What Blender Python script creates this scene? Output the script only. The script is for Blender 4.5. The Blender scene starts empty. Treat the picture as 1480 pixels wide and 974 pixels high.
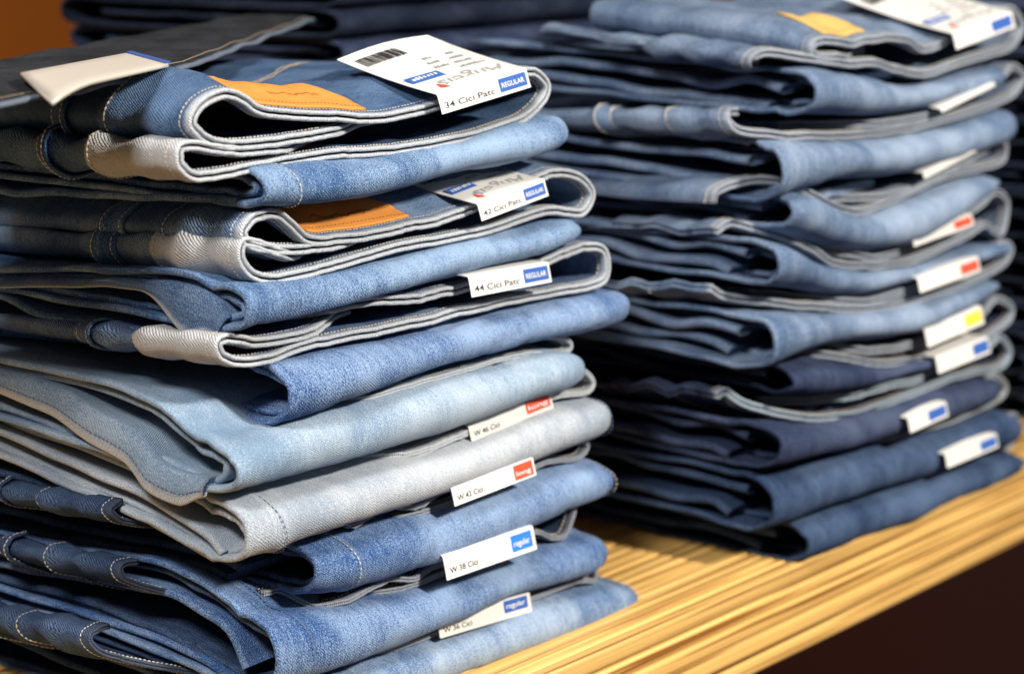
import bpy, math, random
import numpy as np
from mathutils import Vector, noise
random.seed(7)
rad = math.radians
S = bpy.context.scene
COL = S.collection

# ------------------------------------------------------------------ camera
FPX, W0, H0, PITCH, YAW = 3360.0, 1480.0, 974.0, rad(11.4), rad(-51.7)
CAM = np.array([-0.894, -0.885, 0.487])
cd = bpy.data.cameras.new('camera'); cam = bpy.data.objects.new('camera', cd); COL.objects.link(cam)
cam.location = CAM; cam.rotation_euler = (rad(90) - PITCH, 0, YAW)
cd.sensor_width = 36; cd.lens = FPX / W0 * 36; cd.clip_start = 0.02; cd.clip_end = 60
cd.dof.use_dof = True; cd.dof.focus_distance = 1.32; cd.dof.aperture_fstop = 6.0
S.camera = cam
S.render.resolution_x, S.render.resolution_y = 1024, 673

# ------------------------------------------------------------------ light of the shop, and an added fill
wd = bpy.data.worlds.new('World'); S.world = wd; wd.use_nodes = True
bg = wd.node_tree.nodes['Background']; bg.inputs[0].default_value = (1.0, 0.95, 0.9, 1); bg.inputs[1].default_value = 0.12
S.view_settings.view_transform = 'Standard'; S.view_settings.look = 'None'
S.view_settings.exposure = 0.0; S.view_settings.gamma = 1.0
def lamp(name, kind, loc, target, power, size, col, spot=None):
    l = bpy.data.lights.new(name, kind); o = bpy.data.objects.new(name, l); COL.objects.link(o)
    o.location = loc; d = Vector(target) - Vector(loc); o.rotation_euler = d.to_track_quat('-Z', 'Y').to_euler()
    l.energy = power; l.color = col
    if kind == 'AREA': l.size = size
    else: l.shadow_soft_size = size; l.spot_size = spot; l.spot_blend = 0.6
    return o
lamp('ceiling_spot', 'SPOT', (0.40, -2.4, 1.80), (0.38, 0.0, 0.15), 520, 0.15, (1.0, 0.93, 0.83), rad(48))
lamp('fill_light', 'AREA', (-1.7, -0.75, 2.1), (0.1, 0.1, 0.2), 72, 0.6, (1.0, 0.97, 0.94))  # unseen fill lamp, added to brighten the left faces of the piles

# ------------------------------------------------------------------ from a pixel to a point on a plane
cp, sp_, cy, sy = math.cos(PITCH), math.sin(PITCH), math.cos(YAW), math.sin(YAW)
FWD = np.array([-sy * cp, cy * cp, -sp_]); RGT = np.array([cy, sy, 0.0]); UPV = np.cross(RGT, FWD)
def ray(x, y): return FWD + RGT * ((x - W0 / 2) / FPX) + UPV * (-(y - H0 / 2) / FPX)
def on(axis, x, y, c):
    r = ray(x, y); return CAM + r * ((c - CAM[axis]) / r[axis])
def frontp(pts, Y0): return np.array([on(1, x, y, Y0)[[0, 2]] for x, y in pts])
def sidep(pts, X0): return np.array([on(0, x, y, X0)[[1, 2]] for x, y in pts])

def smooth1(a, k):
    if k < 1: return a
    w = np.exp(-0.5 * (np.arange(-3 * k, 3 * k + 1) / k) ** 2); w /= w.sum()
    p = np.pad(a, 3 * k, mode='reflect', reflect_type='odd'); return np.convolve(p, w, 'valid')
def graph(p, k=7):
    p = p[np.argsort(p[:, 0])]; xs = np.linspace(p[0, 0], p[-1, 0], 160)
    ys = smooth1(np.interp(xs, p[:, 0], p[:, 1]), k); return lambda q: np.interp(q, xs, ys)
def catmull(P, step=0.0025):
    P = np.asarray(P, float); Q = np.vstack([2 * P[0] - P[1], P, 2 * P[-1] - P[-2]]); out = []
    for i in range(1, len(Q) - 2):
        t = np.linspace(0, 1, 24, endpoint=False)[:, None]; a, b, c, d = Q[i-1], Q[i], Q[i+1], Q[i+2]
        m1 = (c - a) * 0.42; m2 = (d - b) * 0.42
        out.append((2*t**3-3*t**2+1)*b + (t**3-2*t**2+t)*m1 + (-2*t**3+3*t**2)*c + (t**3-t**2)*m2)
    out = np.vstack(out + [P[-1:]]); L = np.r_[0, np.cumsum(np.linalg.norm(np.diff(out, axis=0), axis=1))]
    n = max(8, int(L[-1] / step)); s = np.linspace(0, L[-1], n)
    return np.c_[np.interp(s, L, out[:, 0]), np.interp(s, L, out[:, 1])], s
def sstep(a, b, x): t = np.clip((x - a) / (b - a), 0, 1); return t * t * (3 - 2 * t)
def nz(x, y=0.0, z=0.0): return noise.noise(Vector((x, y, z)))

# ------------------------------------------------------------------ materials
def mat(name):
    m = bpy.data.materials.new(name); m.use_nodes = True; nt = m.node_tree; nt.nodes.clear()
    o = nt.nodes.new('ShaderNodeOutputMaterial'); b = nt.nodes.new('ShaderNodeBsdfPrincipled'); nt.links.new(b.outputs[0], o.inputs[0])
    def N(t, ins=None, **kw):
        n = nt.nodes.new(t)
        for k, v in kw.items(): setattr(n, k, v)
        for k, v in (ins or {}).items():
            if hasattr(v, 'is_linked'): nt.links.new(v, n.inputs[k])
            else: n.inputs[k].default_value = v
        return n
    return m, b, N, nt
def mixc(N, f, a, b, t='MIX'):
    n = N('ShaderNodeMix', data_type='RGBA', blend_type=t)
    for i, v in ((0, f), (6, a), (7, b)):
        if hasattr(v, 'is_linked'): n.id_data.links.new(v, n.inputs[i])
        else: n.inputs[i].default_value = v
    return n.outputs[2]
def c4(c): return (c[0], c[1], c[2], 1)
def denim(name, dark, light, edge=False, fade=0.5, edge_col=(0.64, 0.675, 0.71)):
    m, b, N, nt = mat(name)
    uv = N('ShaderNodeUVMap').outputs[0]
    mp = lambda sc, rot=0: N('ShaderNodeMapping', {0: uv, 2: (0, 0, rot), 3: sc}).outputs[0]
    tw = N('ShaderNodeTexWave', {0: mp((1, 1, 1), rad(28)), 'Scale': 290, 'Distortion': 1.2 if edge else 3.5, 'Detail': 1.0, 'Detail Scale': 2.0}, bands_direction='X').outputs['Fac']
    sl = N('ShaderNodeTexNoise', {0: mp((1050, 1500, 1)), 'Scale': 1.0, 'Detail': 1.0, 'Roughness': 0.6}).outputs['Fac']
    sl2 = N('ShaderNodeTexNoise', {0: mp((210, 1500, 1)), 'Scale': 1.0, 'Detail': 2.0}).outputs['Fac']
    big = N('ShaderNodeTexNoise', {0: mp((17, 22, 1)), 'Scale': 1.0, 'Detail': 4.0, 'Roughness': 0.6}).outputs['Fac']
    M = lambda op, a, c: N('ShaderNodeMath', {0: a, 1: c}, operation=op).outputs[0]
    f = M('ADD', M('MULTIPLY', M('SUBTRACT', tw, 0.5), 0.55 if edge else 0.16), M('MULTIPLY', sl, 2.0)); f = M('ADD', f, M('MULTIPLY', sl2, 0.95)); sl3 = N('ShaderNodeTexNoise', {0: mp((45, 480, 1)), 'Scale': 1.0, 'Detail': 2.0}).outputs['Fac']; f = M('ADD', f, M('MULTIPLY', M('SUBTRACT', sl3, 0.5), 0.55))
    f = M('ADD', f, M('MULTIPLY', M('SUBTRACT', big, 0.5), 3.4 * fade))
    if not edge:         # the wash is paler over the middle of the thigh
        th = N('ShaderNodeSeparateXYZ', {0: uv}).outputs[1]; th = M('DIVIDE', M('SUBTRACT', th, 0.19), 0.10)
        f = M('ADD', f, M('SUBTRACT', M('MULTIPLY', M('POWER', 2.718, M('MULTIPLY', M('MULTIPLY', th, th), -1.0)), 0.36), 0.12))
    fr = N('ShaderNodeMapRange', {0: f, 1: 1.12, 2: 1.86}).outputs[0]
    col = mixc(N, fr, c4(dark), c4(light))
    if edge:
        sx = N('ShaderNodeSeparateXYZ', {0: uv}).outputs[1]
        wob = N('ShaderNodeTexNoise', {0: mp((160, 40, 1)), 'Scale': 1.0, 'Detail': 3.0}).outputs['Fac']
        e = N('ShaderNodeMapRange', {0: M('ADD', sx, M('MULTIPLY', wob, 0.003)), 1: 0.0062, 2: 0.0028}).outputs[0]
        ec = mixc(N, N('ShaderNodeMapRange', {0: sl, 1: 0.35, 2: 0.65}).outputs[0], c4([x * 0.8 for x in edge_col]), c4(edge_col))
        col = mixc(N, M('MULTIPLY', e, N('ShaderNodeMapRange', {0: sl, 1: 0.3, 2: 0.5, 3: 0.55, 4: 0.95}).outputs[0]), col, ec)
    nt.links.new(col, b.inputs['Base Color']); b.inputs['Roughness'].default_value = 0.92
    b.inputs['Specular IOR Level'].default_value = 0.02; b.inputs['Sheen Weight'].default_value = 0.0
    hgt = M('ADD', M('MULTIPLY', tw, 0.8 if edge else 0.3), M('MULTIPLY', sl, 0.35 if edge else 0.8))
    bp = N('ShaderNodeBump', {'Height': hgt, 'Strength': 0.8, 'Distance': 0.0008}); nt.links.new(bp.outputs[0], b.inputs['Normal'])
    return m
def plain(name, col, rough=0.6, var=0.08, scale=120, bump=0.0):
    m, b, N, nt = mat(name)
    co = N('ShaderNodeTexCoord').outputs['Object']
    n = N('ShaderNodeTexNoise', {0: co, 'Scale': scale, 'Detail': 4.0}).outputs['Fac']
    nt.links.new(mixc(N, n, c4([x * (1 - var) for x in col]), c4([min(1, x * (1 + var)) for x in col])), b.inputs['Base Color'])
    b.inputs['Roughness'].default_value = rough
    if bump:
        bp = N('ShaderNodeBump', {'Height': n, 'Strength': bump, 'Distance': 0.001}); nt.links.new(bp.outputs[0], b.inputs['Normal'])
    return m
def wood(name, a, c, dark):
    m, b, N, nt = mat(name)
    co = N('ShaderNodeTexCoord').outputs['Object']; rnd = N('ShaderNodeObjectInfo').outputs['Random']
    M = lambda op, p, q: N('ShaderNodeMath', {0: p, 1: q}, operation=op).outputs[0]
    off = N('ShaderNodeCombineXYZ', {0: M('MULTIPLY', rnd, 31.0), 1: M('MULTIPLY', rnd, 17.0), 2: 0.0}).outputs[0]
    v = N('ShaderNodeVectorMath', {0: co, 1: off}, operation='ADD').outputs[0]
    mp = N('ShaderNodeMapping', {0: v, 3: (5, 900, 900)}).outputs[0]
    g = N('ShaderNodeTexNoise', {0: mp, 'Scale': 1.0, 'Detail': 4.0, 'Roughness': 0.6}).outputs['Fac']
    mp2 = N('ShaderNodeMapping', {0: v, 3: (2.5, 330, 330)}).outputs[0]
    g2 = N('ShaderNodeTexNoise', {0: mp2, 'Scale': 1.0, 'Detail': 3.0}).outputs['Fac']
    base = mixc(N, N('ShaderNodeMapRange', {0: g, 1: 0.3, 2: 0.7}).outputs[0], c4(a), c4(c))
    base = mixc(N, N('ShaderNodeMapRange', {0: g2, 1: 0.545, 2: 0.61}).outputs[0], base, c4(dark))
    hv = N('ShaderNodeHueSaturation', {'Value': N('ShaderNodeMapRange', {0: rnd, 3: 0.80, 4: 1.10}).outputs[0], 'Color': base}).outputs[0]
    nt.links.new(hv, b.inputs['Base Color']); b.inputs['Roughness'].default_value = 0.42
    bp = N('ShaderNodeBump', {'Height': g, 'Strength': 0.25, 'Distance': 0.0006}); nt.links.new(bp.outputs[0], b.inputs['Normal'])
    return m
WASH = {   # dark thread, light thread
 'mid': ((0.034, 0.088, 0.215), (0.290, 0.405, 0.575)), 'soft': ((0.060, 0.125, 0.265), (0.360, 0.455, 0.590)),
 'pale': ((0.170, 0.262, 0.385), (0.440, 0.530, 0.630)), 'grey': ((0.250, 0.305, 0.375), (0.535, 0.565, 0.610)),
 'blue': ((0.026, 0.074, 0.215), (0.275, 0.385, 0.575)), 'dust': ((0.060, 0.108, 0.205), (0.300, 0.380, 0.510)),
 'navy': ((0.016, 0.025, 0.062), (0.082, 0.104, 0.175)), 'black': ((0.010, 0.015, 0.030), (0.040, 0.052, 0.085)),
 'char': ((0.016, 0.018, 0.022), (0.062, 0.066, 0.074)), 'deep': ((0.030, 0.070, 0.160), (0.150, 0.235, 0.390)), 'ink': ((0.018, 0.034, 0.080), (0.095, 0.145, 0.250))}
_dm = {}
def dm(w, edge=False, ec=None):
    k = (w, edge, ec)
    if k not in _dm: _dm[k] = denim('denim_' + w + ('_edge' if edge else ''), *WASH[w], edge=edge, **({'edge_col': ec} if ec else {}))
    return _dm[k]
M_IN = denim('denim_reverse', (0.36, 0.37, 0.385), (0.60, 0.605, 0.61), edge=True, fade=0.2)
M_THR = plain('thread_ecru', (0.62, 0.56, 0.46), 0.8); M_THRB = plain('thread_blue', (0.10, 0.14, 0.24), 0.8)
M_THRT = plain('thread_tan', (0.42, 0.33, 0.22), 0.8)
M_CARD = plain('tag_card', (0.72, 0.705, 0.67), 0.45, 0.02); M_SHADECARD = M_CARD
M_INK = plain('print_black', (0.03, 0.03, 0.035), 0.5); M_INKG = plain('print_grey', (0.30, 0.30, 0.31), 0.5)
M_BLUE = plain('print_blue', (0.035, 0.12, 0.42), 0.45); M_SKY = plain('print_bright_blue', (0.03, 0.21, 0.75), 0.45)
M_RED = plain('print_red', (0.70, 0.085, 0.04), 0.45); M_YEL = plain('print_yellow', (0.85, 0.62, 0.06), 0.45)
M_WHITE = plain('print_white', (0.82, 0.82, 0.82), 0.45)
M_LEATHER = plain('leather_tan', (0.70, 0.27, 0.055), 0.55, 0.12, 260, 0.35); M_SUEDE = plain('leather_pale', (0.66, 0.42, 0.13), 0.6, 0.1, 200, 0.3)

# ------------------------------------------------------------------ mesh helpers
def link(name, verts, faces, mats, parent=None, uv=None, midx=None, smooth=True):
    me = bpy.data.meshes.new(name); me.from_pydata([tuple(v) for v in verts], [], [tuple(f) for f in faces])
    for m in (mats if isinstance(mats, (list, tuple)) else [mats]): me.materials.append(m)
    if uv is not None:
        l = me.uv_layers.new(name='UVMap'); li = np.zeros(len(me.loops), int); me.loops.foreach_get('vertex_index', li)
        l.data.foreach_set('uv', np.asarray(uv, np.float32)[li].ravel())
    if midx is not None: me.polygons.foreach_set('material_index', np.asarray(midx, np.int32))
    if smooth: me.polygons.foreach_set('use_smooth', np.ones(len(me.polygons), bool))
    me.update(); o = bpy.data.objects.new(name, me); COL.objects.link(o)
    if parent is not None: o.parent = parent; o.matrix_parent_inverse = parent.matrix_basis.inverted()
    return o
def normals(C):
    a = np.gradient(C, axis=0); b = np.gradient(C, axis=1); n = np.cross(a, b)
    return n / (np.linalg.norm(n, axis=2, keepdims=True) + 1e-12)
def shell(name, C, t, mats, parent, U, V, mi=None, flip=1, capmat=None):
    """a sheet of cloth of thickness t round the grid C[i,j]; its j borders are rounded"""
    I, J = C.shape[:2]; Nn = normals(C) * flip; h = t / 2
    E0 = C[:, 0] - C[:, 1]; E0 /= np.linalg.norm(E0, axis=1, keepdims=True) + 1e-12
    E1 = C[:, -1] - C[:, -2]; E1 /= np.linalg.norm(E1, axis=1, keepdims=True) + 1e-12
    cols = [C[:, j] + Nn[:, j] * h for j in range(J)]; vv = list(V)
    for a in (30, 60, 90, 120, 150):
        cols.append(C[:, -1] + E1 * h * math.sin(rad(a)) + Nn[:, -1] * h * math.cos(rad(a))); vv.append(V[-1] + h * rad(a))
    cols += [C[:, j] - Nn[:, j] * h for j in range(J - 1, -1, -1)]; vv += list(V)[::-1]
    for a in (150, 120, 90, 60, 30):
        cols.append(C[:, 0] + E0 * h * math.sin(rad(a)) + Nn[:, 0] * h * math.cos(rad(a))); vv.append(V[0] - h * (rad(90) - abs(rad(a) - rad(90))))
    K = len(cols); P = np.stack(cols, 1)
    verts = P.reshape(-1, 3); uv = np.stack([np.repeat(U, K), np.tile(vv, I)], 1)
    ii, kk = np.meshgrid(np.arange(I - 1), np.arange(K), indexing='ij'); k2 = (kk + 1) % K
    F = np.stack([ii * K + kk, ii * K + k2, (ii + 1) * K + k2, (ii + 1) * K + kk], -1).reshape(-1, 4)
    if flip < 0: F = F[:, ::-1]
    faces = [tuple(f) for f in F]; idx = None
    if mi is not None: idx = list(np.repeat(np.asarray(mi)[:-1], K))
    for i in (0, I - 1):
        f = [i * K + k for k in range(K)]; faces.append(tuple(f if i else f[::-1]))
        if idx is not None: idx.append(0)
    return link(name, verts, faces, mats, parent, uv, idx)
def stitch_row(acc, P, N, T, step=0.0033, ln=0.0030, w=0.00085, slant=0.0):
    """thread stitches along the polyline P with normals N"""
    L = np.r_[0, np.cumsum(np.linalg.norm(np.diff(P, axis=0), axis=1))]
    if L[-1] < step: return
    for s in np.arange(step / 2, L[-1], step):
        s += random.uniform(-.0003, .0003)
        p = np.array([np.interp(s, L, P[:, k]) for k in range(3)]); q = np.array([np.interp(s + ln, L, P[:, k]) for k in range(3)])
        n = np.array([np.interp(s, L, N[:, k]) for k in range(3)]); n /= np.linalg.norm(n) + 1e-9
        t = q - p; t /= np.linalg.norm(t) + 1e-9; b = np.cross(n, t); q = q + b * slant
        base = len(acc[0]); m = (p + q) / 2
        acc[0].extend([p, q, m + b * w * .5 + n * w * .1, m - b * w * .5 + n * w * .1, m + n * w * .3, m - n * w])
        acc[1].extend([(base, base+2, base+4), (base, base+4, base+3), (base+1, base+4, base+2), (base+1, base+3, base+4), (base, base+5, base+2), (base, base+3, base+5), (base+1, base+2, base+5), (base+1, base+5, base+3)])
def empty(name, loc, label, cat, group=None):
    o = bpy.data.objects.new(name, None); COL.objects.link(o); o.location = loc; o.empty_display_size = 0.02
    o['label'] = label; o['category'] = cat
    if group: o['group'] = group
    return o
VS = np.array([0, .0012, .0025, .004, .006, .009, .013, .018, .024, .032, .042, .052, .06, .068, .078, .09, .105, .12, .14, .165, .19, .22, .25, .285])

# ------------------------------------------------------------------ one pair of folded jeans
def wrap_surface(o, d, ins=0.0, xin=0.0):
    """outer leg fold: back on top, round the front, back underneath"""
    X0, X1, Y0 = d['x0'] + xin, d['x1'] - xin, d['y0'] + ins * .8; zt, zb = graph(frontp(d['top'], Y0)), graph(frontp(d['bot'], Y0))
    lt = graph(sidep(d['lt'], X0), 4) if 'lt' in d else None; lb = graph(sidep(d['lb'], X0), 4) if 'lb' in d else None
    us = np.r_[X0, X0 + .003, X0 + .007, np.linspace(X0 + .012, X1 - .012, 54), X1 - .006, X1 - .002, X1]
    dep = d.get('depth', .29); bul = d.get('bulge', .016); seed = d['seed'] + ins * 900; rows = []; seams = [] if ins else [X0 + q if q > 0 else X1 + q for q in d.get('seams', [])]
    tb = np.linspace(1, 0, 22) ** 1.6 * (dep - .012) + .012
    for u in us:
        a, b = float(zt(u)), float(zb(u)); endk = min(1, max(0, (X1 - u) / .03)); endk = math.sqrt(endk * (2 - endk))
        mid = (a + b) / 2; hh = max(.0025, (a - b) / 2 - .0022 - ins) * (0.55 + 0.45 * endk); bu = min(bul, hh * 1.25) * (0.35 + 0.65 * endk)
        dl = (u - X0); keep = math.exp(-dl / .22)
        vy0 = Y0 + d.get('yoff', 0) + .008 * nz(u * 9 + seed, seed) * .6
        T = [(Y0 + v, mid + hh + ((float(lt(Y0 + v)) - float(lt(Y0 + .012))) * keep if lt else d.get('rise', .02) * v)) for v in tb]
        ang = np.linspace(90, -90, 17)
        R = [(vy0 + .012 - (bu + .012) * math.cos(rad(q)), mid + hh * math.copysign(abs(math.sin(rad(q))) ** .8, math.sin(rad(q)))) for q in ang[1:-1]]
        B = [(Y0 + v, mid - hh + ((float(lb(Y0 + v)) - float(lb(Y0 + .012))) * keep if lb else d.get('riseb', .0) * v)) for v in tb[::-1]]
        rows.append([(u, y, z) for y, z in T + R + B])
    C = np.array(rows).transpose(1, 0, 2)          # i along the path, j along u
    Nn = normals(C); n0 = 22
    for i in range(C.shape[0]):
        for j in range(C.shape[1]):
            u = C[i, j, 0] - X0; w = i * .11
            k = .0017 * nz(u * 16, w * 1.5 + seed * 3.1, seed) + .0011 * nz(u * 45 + w * 2, w * 2.2, seed + 9) + .0016 * math.exp(-u / .05) * nz(u * 60, w * 3.2 - u * 30, seed + 4)
            cr = abs(nz(u * 13 + w * .8 + seed, w * 1.1 - u * 7, seed + 2)); k -= .0026 * max(0, 1 - cr / .09) * max(0, nz(u * 8, w * .6, seed + 7) + .12)
            k += sum(.0011 * math.exp(-((C[i, j, 0] - q - .004 * math.sin(w * 2)) / .0022) ** 2) for q in seams)
            C[i, j] += Nn[i, j] * k * d.get('wr', 1.0) * (1 if 0 < i < C.shape[0] - 1 else 0)
    sgn = 1 if normals(C)[n0 + 8, 20][1] < 0 else -1
    L = np.r_[0, np.cumsum(np.linalg.norm(np.diff(C[:, 20], axis=0), axis=1))]
    m = dm(d['wash'])
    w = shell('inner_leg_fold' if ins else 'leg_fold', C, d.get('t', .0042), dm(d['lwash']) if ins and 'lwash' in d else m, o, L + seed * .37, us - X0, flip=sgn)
    w.data.uv_layers[0].name = 'UVMap'
    acc = ([], []); Nn = normals(C) * sgn
    for q in seams:
        j = int(np.argmin(abs(us - q))); sl = slice(14, n0 + 26)
        for off in (.0015,):
            P = C[sl, j] + Nn[sl, j] * (d.get('t', .0042) / 2 + .0011); P = P.copy(); P[:, 0] += (q - us[j]) + off + .004 * np.sin(np.arange(P.shape[0]) * .22 + 3)
            stitch_row(acc, P, Nn[sl, j], None)
    if acc[0]:
        s = link('seam_stitching', acc[0], acc[1], {'b': M_THRB, 't': M_THRT}.get(d.get('thr'), M_THR), w, smooth=False); s['kind'] = 'stuff'
    return zt, zb
def layer(o, d, pts, drape=None, t=.0048, x_in=0.0, edge=False, pxpts=True, depth=.27, length=None, wash=None):
    """an inner leg layer: its left border is traced on the side of the pile"""
    X0 = d['x0'] + x_in; P = sidep(pts, X0) if pxpts else np.array(pts)
    P = P[np.argsort(P[:, 0])]
    if P[-1, 0] < d['y0'] + depth: P = np.vstack([P, [d['y0'] + depth, P[-1, 1] + .0]])
    path, s = catmull(P, .004); seed = d['seed'] + x_in * 50 + len(pts)
    X1 = X0 + (.15 if length is None else length)
    us = np.r_[X0, X0 + .002, X0 + .005, X0 + .009, X0 + .015, np.linspace(X0 + .025, X1, 14)]
    C = np.zeros((len(path), len(us), 3))
    for j, u in enumerate(us):
        C[:, j, 0] = u + .0025 * np.array([nz(q * 22, seed) for q in s]) * math.exp(-(u - X0) / .03); C[:, j, 1] = path[:, 0]
        C[:, j, 2] = path[:, 1] + np.array([.0016 * nz(q * 30, u * 30, seed) for q in s])
    V = us - X0
    if drape:            # the border hangs down towards the corner
        D, ln = drape; v = path[:, 0] - d['y0']; dz = .003 + D * (1 - sstep(.25 * ln, ln, v)) * (.35 + .65 * sstep(v.min(), v.min() + .018, v)); sk = []
        for q in (1, .8, .6, .4, .2, .07):
            c = C[:, 0].copy(); c[:, 2] -= dz * q; c[:, 0] -= .0045 * math.sin(min(1, q * 1.6) * 1.57) - .002 * q; c[:, 1] += dz * q * .35; sk.append(c)
        C = np.concatenate([np.stack(sk, 1), C], 1); V = np.r_[np.array([0, .2, .4, .6, .8, .93]) * D, V + D]
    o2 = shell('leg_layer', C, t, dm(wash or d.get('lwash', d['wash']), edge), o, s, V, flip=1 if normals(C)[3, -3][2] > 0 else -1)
    if edge:
        acc = ([], []); Nn = normals(C); Nn *= np.sign(Nn[3, -3, 2]); k = 2 if drape else 3; P = C[:, k] + Nn[:, k] * (t / 2 + .0003); stitch_row(acc, P, Nn[:, k], None)
        q = link('hem_stitching', acc[0], acc[1], M_THRB, o2, smooth=False); q['kind'] = 'stuff'
def waist(o, d):
    """the waist: a band laid double, its open edge at the front of the pile"""
    Y0 = d['y0']; pts = frontp(d['waist'], Y0); path, s = catmull(pts, .0024); seed = d['seed']
    tang = np.gradient(path, axis=0); tang /= np.linalg.norm(tang, axis=1, keepdims=True); nrm = np.c_[-tang[:, 1], tang[:, 0]]
    zc = (path[:, 1].max() + path[:, 1].min()) / 2; kk = d.get('squash', .35); dr = d.get('droop', -.05); xl = path[:, 0].min()
    dep = d.get('wdepth', .285); vs = VS[VS <= dep + 1e-6]
    ew = np.array([.0011 * nz(q * 40, seed) + .0004 * nz(q * 150, seed + 5) + .0003 * nz(q * 420, seed + 8) for q in s])
    iR = int(np.argmax(path[:, 0])); upm = smooth1(((nrm[:, 1] > .3) & (np.arange(len(s)) < iR)).astype(float), 6) * sstep(xl + .01, xl + .05, path[:, 0]) * (1 - sstep(path[iR, 0] - .09, path[iR, 0] - .01, path[:, 0])); amp = d.get('amp', 0); r0, r1 = d.get('rec', (.03, .03)); l0, l1 = d.get('recl', (.09, .07))
    rec = r0 * (1 - sstep(0, l0, s)) + r1 * (1 - sstep(0, l1, s[-1] - s))
    wl = np.exp(-(path[:, 0] - xl) / .05); ix = np.arange(len(s)); nl = path[:, 0] < xl + .04; zu = path[nl & (ix < iR), 1]; zl_ = path[nl & (ix >= iR), 1]
    zt_ = np.where(ix < iR, zu.mean() if len(zu) else zc, zl_.mean() if len(zl_) else zc); zce = smooth1(zc * (1 - wl) + zt_ * wl, 5)
    def surf(off, vv=vs, sel=slice(None), yo=0.0):
        p, n, e = path[sel], nrm[sel], ew[sel]; C = np.zeros((len(p), len(vv), 3)); ss = s[sel]
        for j, v in enumerate(vv):
            lf = np.exp(-(p[:, 0] - xl) / .03)
            wr = np.array([.0022 * nz(q * 26, v * 55, seed) + .0014 * nz(q * 60, v * 120, seed + 3) for q in ss]) * sstep(.0, .03, v)
            wr += lf * (.0024 * np.sin(v * 170 + seed * 2 + ix[sel] * .02) + .0034 * nz(v * 60, seed * 1.7)) * sstep(.01, .03, v)
            q = p + n * (off + wr[:, None] + (e * (1 - sstep(0, .02, v)))[:, None])
            k = 1 - kk * sstep(.03, .17, v)
            C[:, j, 0] = q[:, 0] + .012 * sstep(.05, .2, v) * lf; C[:, j, 1] = Y0 + v + yo + e * .8 + rec[sel]
            C[:, j, 2] = zce[sel] + (q[:, 1] - zce[sel]) * k + dr * v + amp * sstep(0, .045, v) * upm[sel]
        return C
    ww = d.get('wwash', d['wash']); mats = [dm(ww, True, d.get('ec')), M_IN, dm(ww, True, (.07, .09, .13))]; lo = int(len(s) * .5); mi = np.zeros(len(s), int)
    if d.get('rev'):   # the turned-over end of the lower band shows its pale reverse
        sel = (np.arange(len(s)) > lo) & (path[:, 0] < d['rev']); mi[sel] = 1
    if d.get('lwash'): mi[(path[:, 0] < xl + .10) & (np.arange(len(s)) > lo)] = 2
    # outer and inner ply
    ply = d.get('ply', .0018); tt = d.get('pt', .0024)
    A = surf(ply); fl = 1 if np.mean(np.einsum('ij,ij->i', normals(A)[:, 5][:, [0, 2]], nrm)) > 0 else -1
    if d.get('rev'):   # reverse shows only along the band's own height; beyond it the outer denim goes on
        jb = int(np.argmin(abs(vs - .068))); miA = mi
        shell('waistband', A[:, :jb + 1], tt, mats, o, s, vs[:jb + 1], miA, fl); shell('yoke', surf(ply - .0014)[:, jb - 1:], tt, mats, o, s, vs[jb - 1:], None, fl)
    else: shell('waistband', A, tt, mats, o, s, vs, mi, fl)
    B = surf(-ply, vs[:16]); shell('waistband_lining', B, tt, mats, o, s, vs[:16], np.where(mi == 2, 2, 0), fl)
    # stitches beside the edge, outside and inside
    acc = ([], []); e = tt / 2 + .0003
    for off, v, sw in ((ply + e, .0062, .0010), (-ply - e, .0054, .0019)):
        P = surf(off, np.array([v, v + .001]))[:, 0]; Nn = np.c_[nrm[:, 0], np.zeros(len(s)), nrm[:, 1]] * (1 if off > 0 else -1)
        stitch_row(acc, P, Nn, None, .0027, .0025, sw, .0005)
    # rows of stitching round the left folds, seen on the side of the pile
    left = path[:, 0] < xl + d.get('ring', .05)
    acc2 = ([], []); runs = np.split(np.where(left)[0], np.where(np.diff(np.where(left)[0]) > 1)[0] + 1)
    for r in runs:
        if len(r) < 6: continue
        upper = path[r, 1].mean() > zc
        for v in d.get('rings', (.062, .1, .112) if upper else (.066, .104, .116)):
            if v > dep - .01: continue
            P = surf(ply + e, np.array([v, v + .001]), r)[:, 0]; Nn = np.c_[nrm[r, 0], np.zeros(len(r)), nrm[r, 1]]
            stitch_row(acc2, P, Nn, None, .0034, .0033, .0010 * d.get('sw', 1))
        if d.get('loops', True) and dep > .13:
            v1 = (.1, .104)[0 if upper else 1]
            Lp = surf(ply + .0018, np.linspace(v1 - .002, v1 + .014, 5), r)
            shell('belt_loop', Lp, .0018, dm(ww), o, s[r], np.linspace(0, .016, 5) + seed, None, fl)
            for vv in (v1, v1 + .012):
                P = surf(ply + .0032, np.array([vv, vv + .001]), r)[:, 0]; Nn = np.c_[nrm[r, 0], np.zeros(len(r)), nrm[r, 1]]
                stitch_row(acc2, P, Nn, None, .0033, .0032, .0011 * d.get('sw', 1))
    for nm, a in (('edge_stitching', acc), ('side_stitching', acc2)):
        if a[0]: q = link(nm, a[0], a[1], M_THRT if d['wash'] in ('navy', 'black', 'ink') else M_THR, o, smooth=False); q['kind'] = 'stuff'
    return surf, path, s, nrm, fl
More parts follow.
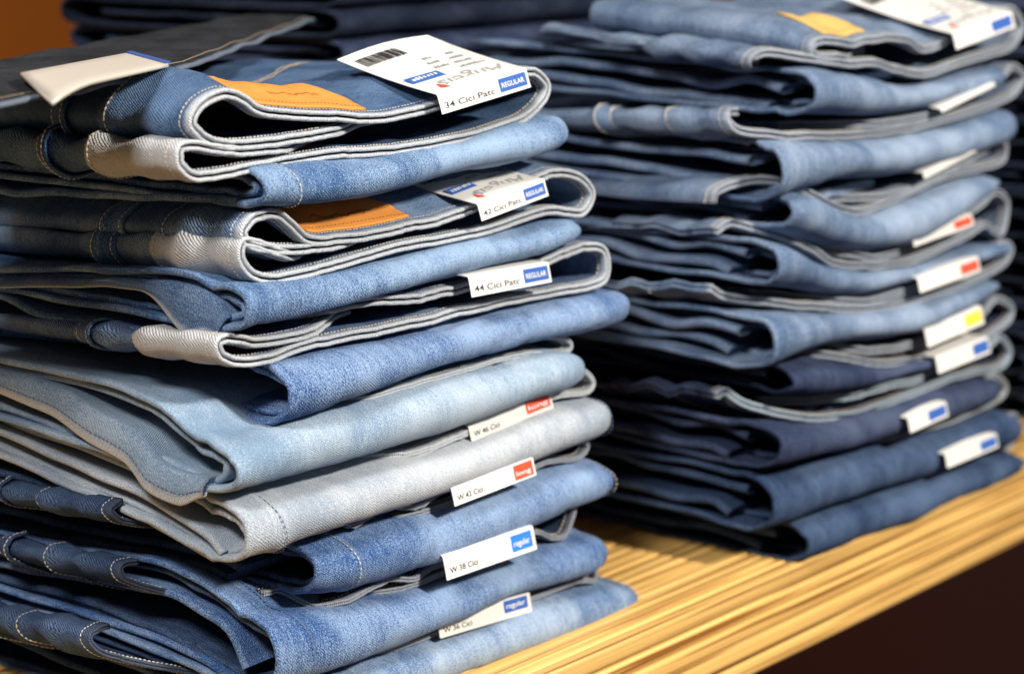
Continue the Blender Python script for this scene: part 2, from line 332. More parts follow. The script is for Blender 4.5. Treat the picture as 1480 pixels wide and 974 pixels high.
def patch(o, d, S_, xa, xb, v0, v1, m, text=None, ink=None):
    surf, path, s, nrm, fl = S_; zc = np.array([path[:, 1].mean()])
    sel = np.where((path[:, 0] > xa) & (path[:, 0] < xb) & (nrm[:, 1] > .3))[0]
    # keep the topmost run only
    runs = np.split(sel, np.where(np.diff(sel) > 1)[0] + 1); r = max(runs, key=lambda q: path[q, 1].mean() + len(q) * .0005)
    vv = np.linspace(v0, v1, 9); C = surf(.0042, vv, r)
    n = len(r)
    for i in range(n):           # rounded right end, as the leather is cut
        k = i / (n - 1); sh = max(0, (k - .8) / .2) ** 2 * .5
        C[i, :, :] = C[i, :1, :] + (C[i, :, :] - C[i, :1, :]) * np.linspace(1, 1, 9)[:, None] * (1 - sh)
    pt = shell('leather_patch', C, .0018, m, o, s[r], vv, None, fl)
    acc = ([], []); Nn = np.c_[nrm[r, 0], np.zeros(n), nrm[r, 1]]
    stitch_row(acc, C[:, 1] + Nn * .0011, Nn, None, .0032, .0024, .0009)
    q = link('patch_stitching', acc[0], acc[1], plain('thread_brown', (.25, .10, .03), .8), pt, smooth=False); q['kind'] = 'stuff'
    if text:
        i0 = n // 2; o3 = C[i0, 4] ; ax = C[min(n - 1, i0 + 6), 4] - C[max(0, i0 - 6), 4]; ax /= np.linalg.norm(ax)
        ay = C[i0, 8] - C[i0, 0]; ay /= np.linalg.norm(ay); nn = np.cross(ax, ay); nn /= np.linalg.norm(nn)
        V, F = [], []; up = .0058          # a scrawled script, not legible
        T = np.linspace(0, 1, 120); X = -.026 + .050 * T + .0016 * np.sin(T * 47); Yy = .0012 * np.sin(T * 47 + 1.2) * (1 + .8 * np.sin(T * 17)) + np.where(T < .16, up * np.sin(T / .16 * math.pi), 0) - .003 * np.exp(-((T - .55) / .03) ** 2)
        for x, y in zip(X, Yy): q = o3 + ax * x + ay * (y - .001) + nn * .0013; V += [q - ay * .00035 - ax * .0002, q + ay * .00035 + ax * .0002]
        F = [(2 * k, 2 * k + 2, 2 * k + 3, 2 * k + 1) for k in range(119)]
        link('lettering', V, F, ink or M_INK, pt, smooth=False)
    return pt

# ------------------------------------------------------------------ writing and hang tags
def text_mesh(body, shear=0.0):
    c = bpy.data.curves.new('t', 'FONT'); c.body = body; c.size = 1.0; c.shear = shear; c.resolution_u = 3; c.offset = 0 if shear > .3 else .010
    ob = bpy.data.objects.new('t', c); COL.objects.link(ob); bpy.context.view_layer.update()
    me = ob.evaluated_get(bpy.context.evaluated_depsgraph_get()).to_mesh()
    v = np.array([p.co[:] for p in me.vertices]); f = [tuple(p.vertices) for p in me.polygons]
    bpy.data.objects.remove(ob); bpy.data.curves.remove(c); return v, f
_tx = {}
def lettering(parent, body, o, ax, ay, size, m, fit=None, shear=0.0, name='lettering'):
    k = (body, shear)
    if k not in _tx: _tx[k] = text_mesh(body, shear)
    v, f = _tx[k]; sx = size if fit is None else fit / (v[:, 0].max() - v[:, 0].min())
    P = np.asarray(o) + np.outer((v[:, 0] - v[:, 0].min()) * sx, ax) + np.outer(v[:, 1] * size, ay)
    return link(name, P, f, m, parent, smooth=False)
def slabq(parent, name, o, ax, ay, w, h, m, nn, t=.0002):
    c = [o, o + ax * w, o + ax * w + ay * h, o + ay * h]; v = [p for p in c] + [p + nn * t for p in c]
    return link(name, v, [(3, 2, 1, 0), (4, 5, 6, 7), (0, 1, 5, 4), (1, 2, 6, 5), (2, 3, 7, 6), (3, 0, 4, 7)], m, parent, smooth=False)
def hang_tag(o, quad, Y, back, text, box, boxtext, boxmat, tilt=.0, lean=.25, print_top=False, bx=(.66, .97), by=(.18, .86), th=.42):
    """card folded over the waistband: quad = front flap in the photograph (TL, TR, BR, BL)"""
    TL, TR, BR, BL = [on(1, x, y, Y) for x, y in quad]
    ax = (TR - TL + BR - BL) / 2; w = np.linalg.norm(ax); ax /= w
    dn = ((BL - TL) + (BR - TR)) / 2; dn -= ax * dn.dot(ax); h = np.linalg.norm(dn); dn /= h
    dn = dn + np.array([0, -lean, 0]); dn /= np.linalg.norm(dn)
    nf = np.cross(ax, -dn); nf /= np.linalg.norm(nf)              # out of the front flap
    bk = np.array([0, 1.0, tilt]); bk -= ax * bk.dot(ax); bk /= np.linalg.norm(bk)
    prof = [(h, 0)] + [(h * q, 0) for q in (.75, .5, .25, .08)] + [(0, .0006)] + [(0, back * q) for q in (.04, .15, .3, .5, .75, 1)]
    C = np.zeros((len(prof), 7, 3))
    for i, (a, b) in enumerate(prof):
        for j in range(7):
            q = j / 6; C[i, j] = TL + ax * w * q + dn * a + bk * b + np.array([0, 0, .0025 * math.sin(q * 3.1) * b / max(back, .01) + .004 * (b / .07) ** 2])
    sg = 1 if normals(C)[1, 3].dot(nf) > 0 else -1
    tg = shell('hang_tag', C, .0007, M_CARD, o, np.linspace(0, 1, len(prof)), np.linspace(0, w, 7), flip=sg)
    up = -dn; org = TL + dn * h + nf * .0005
    if text: lettering(tg, text, org + ax * w * .04 + up * h * .22, ax, up, h * th, M_INK, fit=w * .56 if len(text) > 9 else w * .3)
    if box:
        b0 = org + ax * w * bx[0] + up * h * by[0]; slabq(tg, 'size_box', b0, ax, up, w * (bx[1] - bx[0]), h * (by[1] - by[0]), boxmat, nf)
        if boxtext: lettering(tg, boxtext, b0 + nf * .0004 + ax * w * .02 + up * h * .2, ax, up, h * .36, M_WHITE, fit=w * (bx[1] - bx[0] - .05))
    if print_top:      # printed face of the card, upside down as seen from the front
        nt = np.cross(ax, bk); nt /= np.linalg.norm(nt)
        def tp(a, b): return TL + ax * w * a + bk * b + nt * .0009 + np.array([0, 0, .0025 * math.sin(a * 3.1) * b / back + .004 * (b / .07) ** 2])
        bk2 = tp(.5, back) - tp(.5, 0); bk2 /= np.linalg.norm(bk2)
        lettering(tg, 'Angels', tp(.93, .0155), -ax, -bk2, .0165, M_INKG, fit=w * .74, shear=.25)
        link('red_mark', [tp(.13, .006), tp(.21, .004), tp(.17, .013)], [(0, 1, 2)], M_RED, tg, smooth=False)
        slabq(tg, 'blue_box', tp(.04, .021), ax, bk2, w * .36, .008, M_BLUE, nt)
        for q in range(7): slabq(tg, 'fine_print', tp(.08 + q * .04, .0235) + nt * .0003, ax, bk2, w * random.uniform(.015, .03), random.uniform(.002, .003), M_WHITE, nt)
        for b, n_, a in ((.024, 9, .62), (.031, 6, .66), (.038, 5, .70), (.045, 3, .76), (.031, 5, .44), (.038, 4, .46), (.045, 3, .50)):   # too small to read in the photograph
            for q in range(n_): slabq(tg, 'fine_print', tp(a + q * .032, b), ax, bk2, w * random.uniform(.014, .026), random.uniform(.0015, .0028), M_INKG, nt)
        x = .06
        while x < .5:
            wd_ = random.choice((.006, .01, .016)); slabq(tg, 'barcode_bar', tp(x, back * .74), ax, bk2, w * wd_, back * .15, M_INK, nt); x += wd_ + random.choice((.008, .014))
    return tg

# ------------------------------------------------------------------ setting: slatted wooden table, dark shop behind
M_WOOD = wood('slat_wood', (0.70, 0.40, 0.105), (0.84, 0.54, 0.185), (0.24, 0.095, 0.018)); M_GAP = plain('table_core', (0.03, 0.012, 0.004), .9)
def boxmesh(name, x0, x1, y0, y1, z0, z1, m, parent=None):
    v = [(x, y, z) for x in (x0, x1) for y in (y0, y1) for z in (z0, z1)]
    return link(name, v, [(0, 1, 3, 2), (4, 6, 7, 5), (0, 4, 5, 1), (2, 3, 7, 6), (0, 2, 6, 4), (1, 5, 7, 3)], m, parent, smooth=False)
EDGE = -.056
table = boxmesh('table_top', -1.0, 2.6, EDGE + .004, 0.95, -.066, -.0045, M_GAP); table['kind'] = 'structure'
table['label'] = 'table of narrow golden wooden slats under the piles of jeans'
def slatmesh(w, h):
    n = 7; pr = [(-w/2, -h)] + [(-w/2 * math.cos(a) , -h * .4 + h * .4 * math.sin(a) ** .35) for a in np.linspace(0.0, math.pi, n)] + [(w/2, -h)]
    V = [(x, y, z) for x in (-1.0, 2.6) for y, z in pr]; K = len(pr)
    F = [(k, k + 1, K + k + 1, K + k) for k in range(K - 1)] + [tuple(range(K))[::-1], tuple(range(K, 2 * K))]
    o = link('slat', V, F, M_WOOD, table); return o
def slats():
    sizes = [.0085, .0105, .0125]; base = [slatmesh(w, .004) for w in sizes]; used = [0, 0, 0]; y = EDGE
    def put(k, loc, rx):
        o = base[k] if not used[k] else base[k].copy()
        if used[k]: COL.objects.link(o); o.parent = table
        used[k] = 1; o.location = loc; o.rotation_euler = (rx, 0, 0)
    while y < .94:
        k = random.choice((0, 1, 1, 2)); w = sizes[k]; put(k, (random.uniform(-.3, 0), y + w / 2, random.uniform(-.0006, 0)), 0); y += w + random.choice((.0008, .0014, .0024, .0036))
    z = -.003
    while z > -.062:
        k = random.choice((1, 2, 2)); w = sizes[k]; put(k, (random.uniform(-.3, 0), EDGE + random.uniform(0, .0007), z - w / 2), rad(90)); z -= w + random.choice((.0008, .0016, .0026))
slats()
wall = boxmesh('back_wall', -3.2, 6.0, 3.0, 3.1, -1.0, 3.0, plain('orange_panel', (.75, .20, .012), .5, .1, 3)); wall['kind'] = 'structure'
flr = boxmesh('floor', -3.2, 6.0, -4.0, 3.0, -1.05, -1.0, plain('dark_floor', (.13, .026, .018), .7)); flr['kind'] = 'structure'

# ------------------------------------------------------------------ the jeans
GRP = 'folded jeans stacked on the table'
def jeans(d, label):
    base = frontp([d['bot'][len(d['bot']) // 2]], d['y0'])[0]
    o = empty('folded_jeans', (d['x0'] + .15, d['y0'] + .13, max(0.0, float(base[1]))), label, 'jeans', GRP)
    bpy.context.view_layer.update()
    wrap_surface(o, d)
    wrap_surface(o, d, *d.get('inner', (.0052, .005)))
    for L in d.get('layers', []): layer(o, d, *L[:1], **(L[1] if len(L) > 1 else {}))
    sf = waist(o, d) if 'waist' in d else None
    return o, sf
def xr(px_, py_, Y): return on(1, px_, py_, Y)[0]
Y_L = 0.0
LEFT = [
 dict(wash='mid', x0=xr(362, 270, 0), x1=xr(812, 190, 0), top=[(362,238),(500,230),(640,205),(740,180),(812,158)], bot=[(362,303),(450,300),(540,285),(640,258),(740,238),(812,217)],
      amp=.013, waist=[(610,174),(540,184),(470,194),(400,205),(335,210),(295,200),(277,178),(292,150),(325,136),(352,143),(378,161),(430,167),(480,169),(555,171),(624,155),(690,135),(745,108),(772,104),(791,124),(784,146),(752,174),(670,200),(571,217),(473,224),(400,236),(330,250),(285,256),(262,238),(262,214),(288,210),(340,219),(420,214),(520,202)],
      rev=xr(330,250,0), squash=.0, droop=-.03, wwash='deep', seams=[.02], layers=[([(345,292),(260,286),(120,280),(0,276)],)]),
 dict(wash='mid', x0=xr(334, 450, 0), x1=xr(832, 335, 0), top=[(334,408),(450,400),(560,378),(700,340),(832,312)], bot=[(334,482),(430,462),(560,428),(680,394),(832,352)],
      amp=.014, waist=[(620,334),(540,347),(440,360),(390,360),(362,354),(352,336),(368,316),(400,310),(422,326),(445,346),(489,347),(571,333),(637,319),(690,300),(755,268),(800,250),(838,257),(856,280),(840,308),(785,306),(703,333),(571,359),(470,388),(401,404),(366,398),(347,374),(350,350),(372,352),(430,370),(520,362)],
      rev=xr(400,404,0), lt=[(336,440),(300,408),(230,398),(120,396),(0,394)],
      layers=[([(328,462),(306,428),(262,414),(197,406),(99,403),(0,404)], dict(edge=True, drape=(.022, .07), t=.003)), ([(300,478),(263,487),(210,480),(164,470),(99,464),(49,450),(0,428)], dict(x_in=.002))]),
 dict(wash='blue', x0=xr(394, 560, 0), x1=xr(896, 445, 0), top=[(394,522),(560,495),(700,460),(896,414)], bot=[(394,618),(470,590),(620,538),(760,497),(896,470)],
      amp=.006, waist=[(408,463),(437,467),(473,459),(538,437),(604,430),(670,416),(740,398),(800,374),(842,357),(872,362),(878,385),(872,406),(845,415),(736,434),(571,474),(440,499),(395,516),(352,523),(322,514),(314,496),(330,488),(380,494),(480,474),(560,456)],
      rev=xr(380,516,0), lt=[(394,590),(345,556),(280,540),(128,529),(0,520)],
      layers=[([(384,622),(345,606),(300,578),(240,556),(128,538),(0,528)], dict(edge=True, drape=(.014, .09), t=.003)), ([(355,634),(300,606),(230,572),(100,548),(0,536)], dict(x_in=.004))]),
 dict(wash='pale', x0=xr(312, 680, 0), x1=xr(832, 530, 0), top=[(312,632),(400,612),(470,592),(640,545),(790,502),(832,508)], bot=[(312,716),(450,684),(600,638),(720,594),(832,556)],
      waist=[(440,600),(490,570),(560,540),(620,522),(690,503),(770,488),(812,487),(826,498),(816,510),(760,512),(650,541),(560,567),(470,596),(430,608)], ply=.0008, pt=.0014, wdepth=.12, loops=False,
      lt=[(312,650),(286,625),(230,575),(125,540),(0,512)], lb=[(312,716),(250,680),(120,640),(0,600)],
      layers=[([(306,696),(262,686),(227,668),(197,630),(148,603),(82,562),(0,536)], dict(edge=True, t=.004, drape=(.012, .3))), ([(290,712),(220,672),(120,628),(0,585)], dict(x_in=.006))]),
 dict(wash='grey', x0=xr(330, 760, 0), x1=xr(873, 600, 0), top=[(330,722),(480,690),(660,640),(780,590),(873,568)], bot=[(330,818),(440,772),(600,727),(760,670),(873,628)],
      waist=[(480,694),(540,672),(604,654),(667,630),(740,598),(800,566),(828,545),(845,537),(858,552),(848,568),(800,574),(700,614),(600,660),(500,696)], ply=.0009, pt=.0016, wdepth=.12, loops=False,
      lt=[(330,760),(300,728),(232,692),(132,655),(0,606)], lb=[(330,818),(250,770),(130,712),(0,655)], seams=[.022, -.016], thr='b',
      layers=[([(322,800),(296,770),(220,722),(120,676),(0,624)],), ([(312,806),(250,770),(130,706),(0,645)], dict(x_in=.004))]),
 dict(wash='blue', x0=xr(436, 815, 0), x1=xr(878, 690, 0), top=[(436,782),(520,765),(640,730),(760,690),(850,660),(878,668)], bot=[(436,862),(520,850),(640,812),(760,762),(878,716)],
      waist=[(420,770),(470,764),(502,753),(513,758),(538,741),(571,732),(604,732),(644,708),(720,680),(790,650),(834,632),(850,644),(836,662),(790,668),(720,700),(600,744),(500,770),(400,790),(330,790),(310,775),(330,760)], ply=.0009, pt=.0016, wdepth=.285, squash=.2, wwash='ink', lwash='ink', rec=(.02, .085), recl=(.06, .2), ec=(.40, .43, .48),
      seams=[.028, -.012], lt=[(436,800),(400,790),(250,770),(100,740),(0,720)],
      layers=[([(350,824),(300,800),(150,770),(0,735)], dict(x_in=-.02)), ([(300,775),(200,738),(100,708),(0,684)], dict(x_in=-.05)), ([(330,836),(280,815),(140,785),(0,760)], dict(x_in=-.02))]),
 dict(wash='blue', x0=xr(372, 930, 0), x1=xr(862, 795, 0), top=[(372,884),(480,878),(600,850),(740,805),(862,766)], bot=[(372,1004),(480,968),(600,918),(740,862),(862,822)],
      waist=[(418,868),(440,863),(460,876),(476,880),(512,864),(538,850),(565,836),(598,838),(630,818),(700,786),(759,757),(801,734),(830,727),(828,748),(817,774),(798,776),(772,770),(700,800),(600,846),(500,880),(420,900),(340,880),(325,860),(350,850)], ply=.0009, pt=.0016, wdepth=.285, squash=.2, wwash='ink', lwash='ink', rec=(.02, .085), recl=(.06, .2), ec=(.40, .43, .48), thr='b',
      seams=[.024], lt=[(372,930),(330,880),(240,832),(130,815),(0,790)], lb=[(372,1004),(280,945),(140,890),(0,850)],
      layers=[([(356,965),(325,905),(240,858),(130,836),(0,815)], dict(wash='blue')), ([(340,985),(260,925),(130,870),(0,835)], dict(x_in=.003))]),
 dict(wash='soft', x0=xr(372, 1050, 0), x1=xr(912, 862, 0), top=[(372,1000),(470,972),(620,922),(760,872),(890,832),(912,842)], bot=[(372,1086),(650,980),(780,932),(912,890)],
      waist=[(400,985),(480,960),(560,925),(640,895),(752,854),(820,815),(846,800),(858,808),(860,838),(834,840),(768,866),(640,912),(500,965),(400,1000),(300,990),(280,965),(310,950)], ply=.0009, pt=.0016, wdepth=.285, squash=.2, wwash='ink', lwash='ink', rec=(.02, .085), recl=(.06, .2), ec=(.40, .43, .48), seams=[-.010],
      lt=[(372,1010),(280,955),(140,905),(0,870)], layers=[([(350,1050),(250,985),(120,935),(0,890)],), ([(350,1070),(250,1020),(120,965),(0,915)],)]),
]
LBL = ['mid-blue jeans with size 34 tag, topmost blue pair of the pile holding pale jeans', 'mid-blue jeans with tan leather patch under the size 34 pair',
 'blue jeans with size 44 card, lying on the pale blue pair', 'pale blue washed jeans between a blue pair and a pale grey pair', 'pale grey-blue jeans with dark stitched seam, under the pale blue pair',
 'blue jeans with white card marked long in red, under the pale grey pair', 'blue jeans with white card marked regular, under the pair marked long', 'soft blue jeans lying on the wooden slats below the pale jeans']
LO = []
for i, (d, l) in enumerate(zip(LEFT, LBL)):
    d.update(y0=Y_L, seed=i * 2.3 + 1); LO.append(jeans(d, l))
patch(LO[0][0], LEFT[0], LO[0][1], xr(372,150,0), xr(540,165,0), .007, .040, M_LEATHER, 'Angels', plain('embossed_brown', (.30, .10, .02), .6))
patch(LO[1][0], LEFT[1], LO[1][1], xr(450,340,0), xr(605,325,0), .007, .036, M_LEATHER, 'Angels')
def yoke_seam():
    surf, path, s, nrm, fl = LO[0][1]; zt = on(1, 480, 150, 0.0)[2] + .012; acc = ([], []); iR = int(np.argmax(path[:, 0]))
    for dx in (0, 7):
        P = []
        for k in np.linspace(0, 1, 40):
            q = on(2, 500 + dx - 190 * k, 46 + 70 * k + 3 * math.sin(k * 5), zt); up = [i for i in range(iR) if nrm[i, 1] > .3]; i = min(up, key=lambda m: abs(path[m, 0] - q[0]))
            P.append(surf(.0030, np.array([max(.01, q[1]), max(.01, q[1]) + .001]), np.array([i, i]))[0, 0])
        P = np.array(P); P[:, 2] = smooth1(P[:, 2], 2); stitch_row(acc, P, np.tile([0, 0, 1.], (40, 1)), None, .0036, .0030, .0011)
    q = link('yoke_stitching', acc[0], acc[1], M_THRT, LO[0][0], smooth=False); q['kind'] = 'stuff'
yoke_seam()
hang_tag(LO[0][0], [(632,137),(757,97),(758,128),(628,165)], -.010, .078, '34 Cici Patc', 1, 'REGULAR', M_BLUE, tilt=.15, print_top=True)
hang_tag(LO[1][0], [(690,295),(784,255),(781,286),(683,318)], -.010, .060, '42 Cici Patc', 1, 'REGULAR', M_BLUE, tilt=.10, print_top=True)
hang_tag(LO[2][0], [(677,400),(788,377),(790,408),(671,428)], -.012, .045, '44 Cici Patc', 1, 'REGULAR', M_BLUE)
hang_tag(LO[3][0], [(640,512),(764,484),(764,494),(640,524)], -.004, .04, '', 1, '', M_RED, bx=(.72, .97))
hang_tag(LO[4][0], [(676,614),(790,566),(790,592),(667,640)], -.0005, .04, 'W 46 Cici', 1, 'long', M_RED, bx=(.68, .97), by=(.25, .95))
hang_tag(LO[5][0], [(652,705),(768,657),(775,684),(657,725)], -.016, .03, 'W 42 Cici', 1, 'long', M_RED, bx=(.74, .97), by=(.12, .92))
hang_tag(LO[6][0], [(640,803),(766,758),(777,790),(645,833)], -.017, .03, 'W 38 Cici', 1, 'regular', M_SKY, bx=(.73, .96), by=(.2, .88), th=.34)
hang_tag(LO[7][0], [(632,893),(757,852),(759,884),(618,920)], -.005, .03, 'W 36 Cici', 1, 'regular', M_BLUE, bx=(.70, .96), by=(.3, .9), th=.34)

# right-hand pile, its side layers drawn from the fold's own height
YR = -.0457
RIGHT = [
 dict(wash='dust', x=(1150,1445), top=[(1120,104),(1161,97),(1242,107),(1310,127),(1350,119),(1445,92)], bot=[(1120,175),(1158,166),(1215,167),(1269,170),(1330,158),(1445,125)],
      waist=[(1300,75),(1240,85),(1180,80),(1178,62),(1210,59),(1234,65),(1256,57),(1310,57),(1334,73),(1372,57),(1420,35),(1460,14),(1478,38),(1462,68),(1431,79),(1377,95),(1337,108),(1296,101),(1269,92),(1220,92),(1165,84),(1128,78),(1118,92),(1150,98)], wdepth=.19, squash=0, droop=.06, amp=.010),
 dict(wash='dust', x=(1106,1456), top=[(1106,200),(1140,198),(1242,202),(1323,192),(1404,172),(1456,152)], bot=[(1106,296),(1200,262),(1300,252),(1380,234),(1456,202)],
      waist=[(1183,187),(1215,184),(1296,176),(1350,164),(1437,120),(1462,96),(1480,112),(1460,140),(1404,162),(1323,184),(1242,195),(1134,197),(1090,190),(1088,170),(1120,166)]),
 dict(wash='dust', x=(1124,1442), top=[(1124,280),(1149,268),(1201,296),(1241,315),(1339,278),(1425,246),(1442,254)], bot=[(1124,332),(1181,358),(1258,364),(1310,355),(1396,303),(1442,274)],
      waist=[(1195,284),(1235,290),(1281,284),(1324,269),(1410,225),(1446,203),(1454,214),(1444,236),(1367,255),(1281,293),(1235,307),(1195,292),(1130,262),(1090,280),(1085,300)]),
 dict(wash='dust', x=(1096,1456), top=[(1096,344),(1123,346),(1166,375),(1252,392),(1339,381),(1425,352),(1456,350)], bot=[(1096,415),(1123,412),(1195,425),(1252,428),(1310,408),(1367,392),(1456,368)],
      waist=[(1150,340),(1200,360),(1264,372),(1330,350),(1408,303),(1439,278),(1456,294),(1448,337),(1424,325),(1396,341),(1324,375),(1264,384),(1209,381),(1160,352),(1110,328),(1090,340)]),
 dict(wash='dust', x=(1092,1444), top=[(1092,452),(1166,448),(1252,451),(1339,434),(1410,405),(1444,402)], bot=[(1092,536),(1112,530),(1166,504),(1252,493),(1324,481),(1444,424)],
      waist=[(1140,430),(1252,436),(1324,416),(1420,372),(1452,352),(1462,362),(1448,384),(1396,410),(1324,433),(1252,447),(1137,440),(1098,436),(1080,424)]),
 dict(wash='navy', x=(1128,1400), top=[(1128,524),(1195,517),(1281,530),(1400,500)], bot=[(1128,572),(1195,574),(1252,560),(1300,545),(1400,515)],
      waist=[(1180,505),(1281,505),(1339,490),(1411,458),(1440,432),(1462,444),(1456,466),(1411,492),(1339,515),(1281,526),(1209,516),(1150,510)], ec=(.42,.47,.53)),
 dict(wash='navy', x=(1096,1436), top=[(1096,612),(1123,612),(1195,606),(1281,583),(1367,557),(1436,538)], bot=[(1096,680),(1166,662),(1252,640),(1324,622),(1436,580)],
      waist=[(1152,587),(1195,583),(1252,566),(1324,549),(1350,535),(1420,508),(1445,489),(1460,508),(1446,530),(1382,544),(1310,573),(1238,598),(1166,604),(1117,592),(1100,574),(1090,580)], ec=(.42,.50,.57)),
 dict(wash='ink', x=(1096,1466), top=[(1096,684),(1152,675),(1252,649),(1353,623),(1440,588),(1466,594)], bot=[(1096,770),(1122,764),(1177,734),(1260,710),(1351,686),(1466,640)],
      waist=[(1220,632),(1300,605),(1367,585),(1420,555),(1438,543),(1454,560),(1440,578),(1367,610),(1304,626),(1220,648)], ec=(.45,.48,.50)),
 dict(wash='ink', x=(1140,1476), top=[(1140,752),(1158,745),(1214,718),(1305,698),(1359,681),(1459,650),(1476,654)], bot=[(1140,814),(1260,772),(1351,733),(1476,680)],
      waist=[(1230,706),(1300,690),(1380,660),(1440,628),(1464,602),(1472,616),(1460,644),(1439,645),(1359,677),(1300,698),(1230,716)], ec=(.45,.48,.50)),
]
RL = ['dusty blue jeans with pale leather patch and large white card, on top of the pile', 'dusty blue jeans with white card, second from the top of the pile that turns navy',
 'dusty blue jeans with dented front fold under a thin white card', 'dusty blue jeans below the dented pair, white card with red box at its band', 'dusty blue jeans with red-boxed card, lowest lighter pair above the navy jeans',
 'navy jeans with yellow-boxed card, directly below the lighter blue pairs', 'navy jeans with wavy pale waistband edge and blue-boxed card', 'navy jeans second from the bottom, card half hidden under the fold above', 'navy jeans lying on the table edge at the bottom of the navy pile']
RO = []
for i, (d, l) in enumerate(zip(RIGHT, RL)):
    d.setdefault('ec', (.42, .46, .52)); d.update(y0=YR, seed=i * 1.9 + 30, t=.004, inner=(.0060, .024), sw=1.6, rings=(.05, .095, .107)); a, b = d['x']; ym = (d['top'][0][1] + d['bot'][0][1]) / 2
    d['x0'] = xr(a, ym, YR); d['x1'] = xr(b, d['top'][-1][1], YR); X0 = d['x0']
    zt = on(1, a, d['top'][0][1], YR)[2]; zb = on(1, a, d['bot'][0][1], YR)[2]; H = zt - zb; d['rise'] = random.uniform(-.01, .04); d['riseb'] = random.uniform(0, .06)
    lay = []
    for k, fr in enumerate((.68, .28)):
        z = zb + H * fr; p = [(YR + .012 + .012 * k, z - .002)] + [(YR + v, z + .0085 * nz(v * 19, k * 1.7, i * 3.3) + (.02 + .03 * (1 - fr)) * v) for v in (.04, .07, .1, .13, .16, .2, .24)]
        lay.append((p, dict(pxpts=False, t=min(.0065, H * .26), x_in=random.uniform(.0, .008))))
    d['layers'] = lay; RO.append(jeans(d, l))
patch(RO[0][0], RIGHT[0], RO[0][1], xr(1200,55,YR), xr(1262,55,YR), .008, .045, M_SUEDE)
def rtag(i, quad, box, back=.03, bx=(.68, .97), **k): hang_tag(RO[i][0], quad, YR - .012, back, '', 1 if box else 0, '', box, bx=bx, **k)
hang_tag(RO[0][0], [(1377,49),(1464,16),(1457,42),(1374,73)], YR - .012, .098, '', 1, '', M_BLUE, tilt=.17, print_top=True, bx=(.62, .95))
rtag(1, [(1360,158),(1436,120),(1434,126),(1356,164)], None, .05, tilt=.1); rtag(2, [(1334,250),(1408,212),(1412,218),(1336,258)], None, .02)
rtag(3, [(1318,340),(1400,308),(1402,326),(1312,356)], M_RED); rtag(4, [(1326,402),(1412,372),(1412,392),(1324,424)], M_RED)
rtag(5, [(1336,476),(1416,442),(1420,466),(1338,500)], M_YEL); rtag(6, [(1352,516),(1426,488),(1430,508),(1354,540)], M_BLUE)
hang_tag(RO[7][0], [(1312,604),(1362,580),(1363,602),(1304,626)], YR - .022, .006, '', 1, '', M_BLUE, bx=(.5, .95)); hang_tag(RO[8][0], [(1366,656),(1436,624),(1437,646),(1360,674)], YR - .022, .006, '', 1, '', M_BLUE)

# dark neighbours: a pile behind, one beyond, and a charcoal pair laid across the top
def pile(x0, y0, n, washes, h, labels, W=.33):
    for i in range(n):
        zb = .001 + i * h; X = x0 + random.uniform(-.012, .012)
        o = empty('folded_jeans', (X + W / 2, y0 + .14, zb), labels % 'first second third fourth fifth sixth seventh eighth ninth tenth'.split()[i], 'jeans', 'dark jeans in the piles behind'); d = dict(x0=X, x1=X + W, y0=y0, seed=60 + i * 1.7 + x0, wash=washes[i % len(washes)])
        for a, b in ((0, .55), (.52, 1.0)):
            z0, z1 = zb + h * a, zb + h * b; us = np.linspace(X, X + W, 24); rows = []
            for u in us:
                m_, hh = (z0 + z1) / 2, (z1 - z0) / 2 - .002; w = .004 * nz(u * 12, i, a)
                bk = .29 + .012 * nz(i * 3.1, a * 7); be = lambda q: (u, y0 + bk + .016 * math.cos(rad(q)), m_ + hh * math.sin(rad(q)))
                rows.append([be(q) for q in (5, 30, 60)] + [(u, y0 + v, m_ + hh) for v in np.linspace(bk, .02, 14)] + [(u, y0 + .012 - .022 * math.cos(rad(q)) + w, m_ + hh * math.sin(rad(q))) for q in np.linspace(75, -75, 9)] + [(u, y0 + v, m_ - hh) for v in np.linspace(.02, bk, 14)] + [be(q) for q in (-60, -30, -5)])
            C = np.array(rows).transpose(1, 0, 2); 
            for q in range(C.shape[0]):
                for r in range(C.shape[1]): C[q, r, 2] += .0016 * nz(C[q, r, 0] * 25, C[q, r, 1] * 25, i + a)
            shell('leg_fold', C, .004, dm(d['wash']), o, np.linspace(0, .6, C.shape[0]), us, flip=1 if normals(C)[18, 10][1] < 0 else -1)
            layer(o, d, [(y0 + v, (z0 + z1) / 2 + .002 * nz(v * 20, i)) for v in (.015, .06, .12, .2, .26)], pxpts=False, t=.005, x_in=.002, depth=.2)
pile(.44, .34, 10, ['black', 'navy', 'black'], .0445, 'dark jeans, %s from the bottom in the pile behind the pile that turns navy', .5)
pile(.99, .02, 9, ['black', 'black', 'navy'], .041, 'dark jeans, %s from the bottom in the pile beside the pile that turns navy')

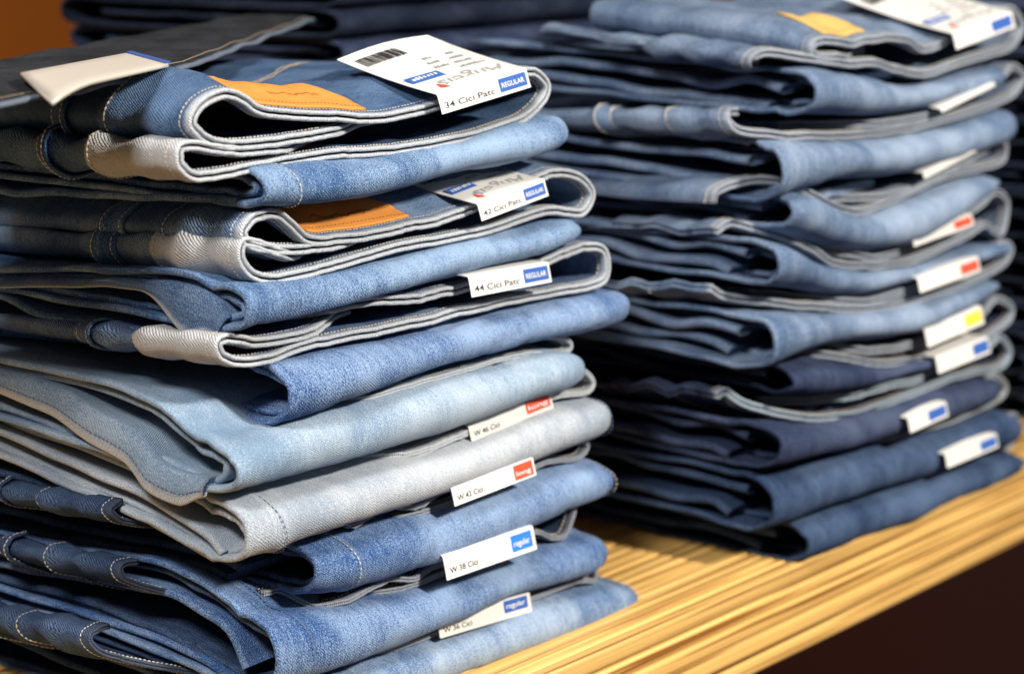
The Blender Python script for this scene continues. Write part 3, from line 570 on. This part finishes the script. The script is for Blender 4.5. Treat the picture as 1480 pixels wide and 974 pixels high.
def charcoal():
    zt = on(1, 480, 150, 0.0)[2] + .011
    o = empty('folded_jeans', (.1, .22, zt), 'charcoal jeans with pale card laid across the back of the size 34 pair', 'jeans', GRP)
    e = [on(2, x, y, zt + .006)[:2] for x, y in ((452, 27), (360, 62), (262, 98), (160, 118), (60, 140), (-60, 158))]
    pth, s = catmull(np.array(e), .005); C = np.zeros((len(pth), 16, 3)); dirn = np.array([-.35, .94]); vv = np.r_[0, .002, .005, .01, .02, .04, np.linspace(.05, .115, 10)]
    for i, p in enumerate(pth):
        for j, v in enumerate(vv): C[i, j] = (*(p + dirn * v * (.45 + .55 * min(1, i / len(pth) * 1.6))), zt + .005 + .002 * sstep(0, .05, v) + .0022 * nz(s[i] * 20, v * 22, 3))
    w = shell('leg_fold', C, .0024, dm('char', True, (.20, .24, .31)), o, s, vv, flip=1 if normals(C)[4, 4][2] > 0 else -1)
    acc = ([], []); P = C[:, 3] + np.array([0, 0, .0014]); stitch_row(acc, P, np.tile([0, 0, 1.], (len(P), 1)), None); q = link('hem_stitching', acc[0], acc[1], M_THRT, o, smooth=False); q['kind'] = 'stuff'
    # its pale card, curled at one end
    zc = zt + .011; a, b, c, dd = [on(2, x, y, zc) for x, y in ((75, 138), (243, 100), (186, 84), (30, 114))]
    G = np.zeros((14, 6, 3))
    for i in range(14):
        for j in range(6):
            k, r = i / 13, j / 5; G[i, j] = (a * (1 - k) + b * k) * (1 - r) + (dd * (1 - k) + c * k) * r + np.array([0, 0, .006 * max(0, .35 - k) ** 2 * 8 * (1 - r) * -1 + .002])
    t = shell('hang_tag', G, .0022, plain('tag_beige', (.58, .53, .46), .5, .03), o, np.linspace(0, .1, 14), np.linspace(0, .05, 6), flip=1 if normals(G)[4, 3][2] > 0 else -1)
    ax = (b - a) / np.linalg.norm(b - a); ay = (c - b) / np.linalg.norm(c - b)
    slabq(t, 'blue_end', b - ax * .003 + np.array([0, 0, .0032]), ax, ay, .007, np.linalg.norm(c - b), M_BLUE, np.array([0, 0, 1.]), .0006)
charcoal()
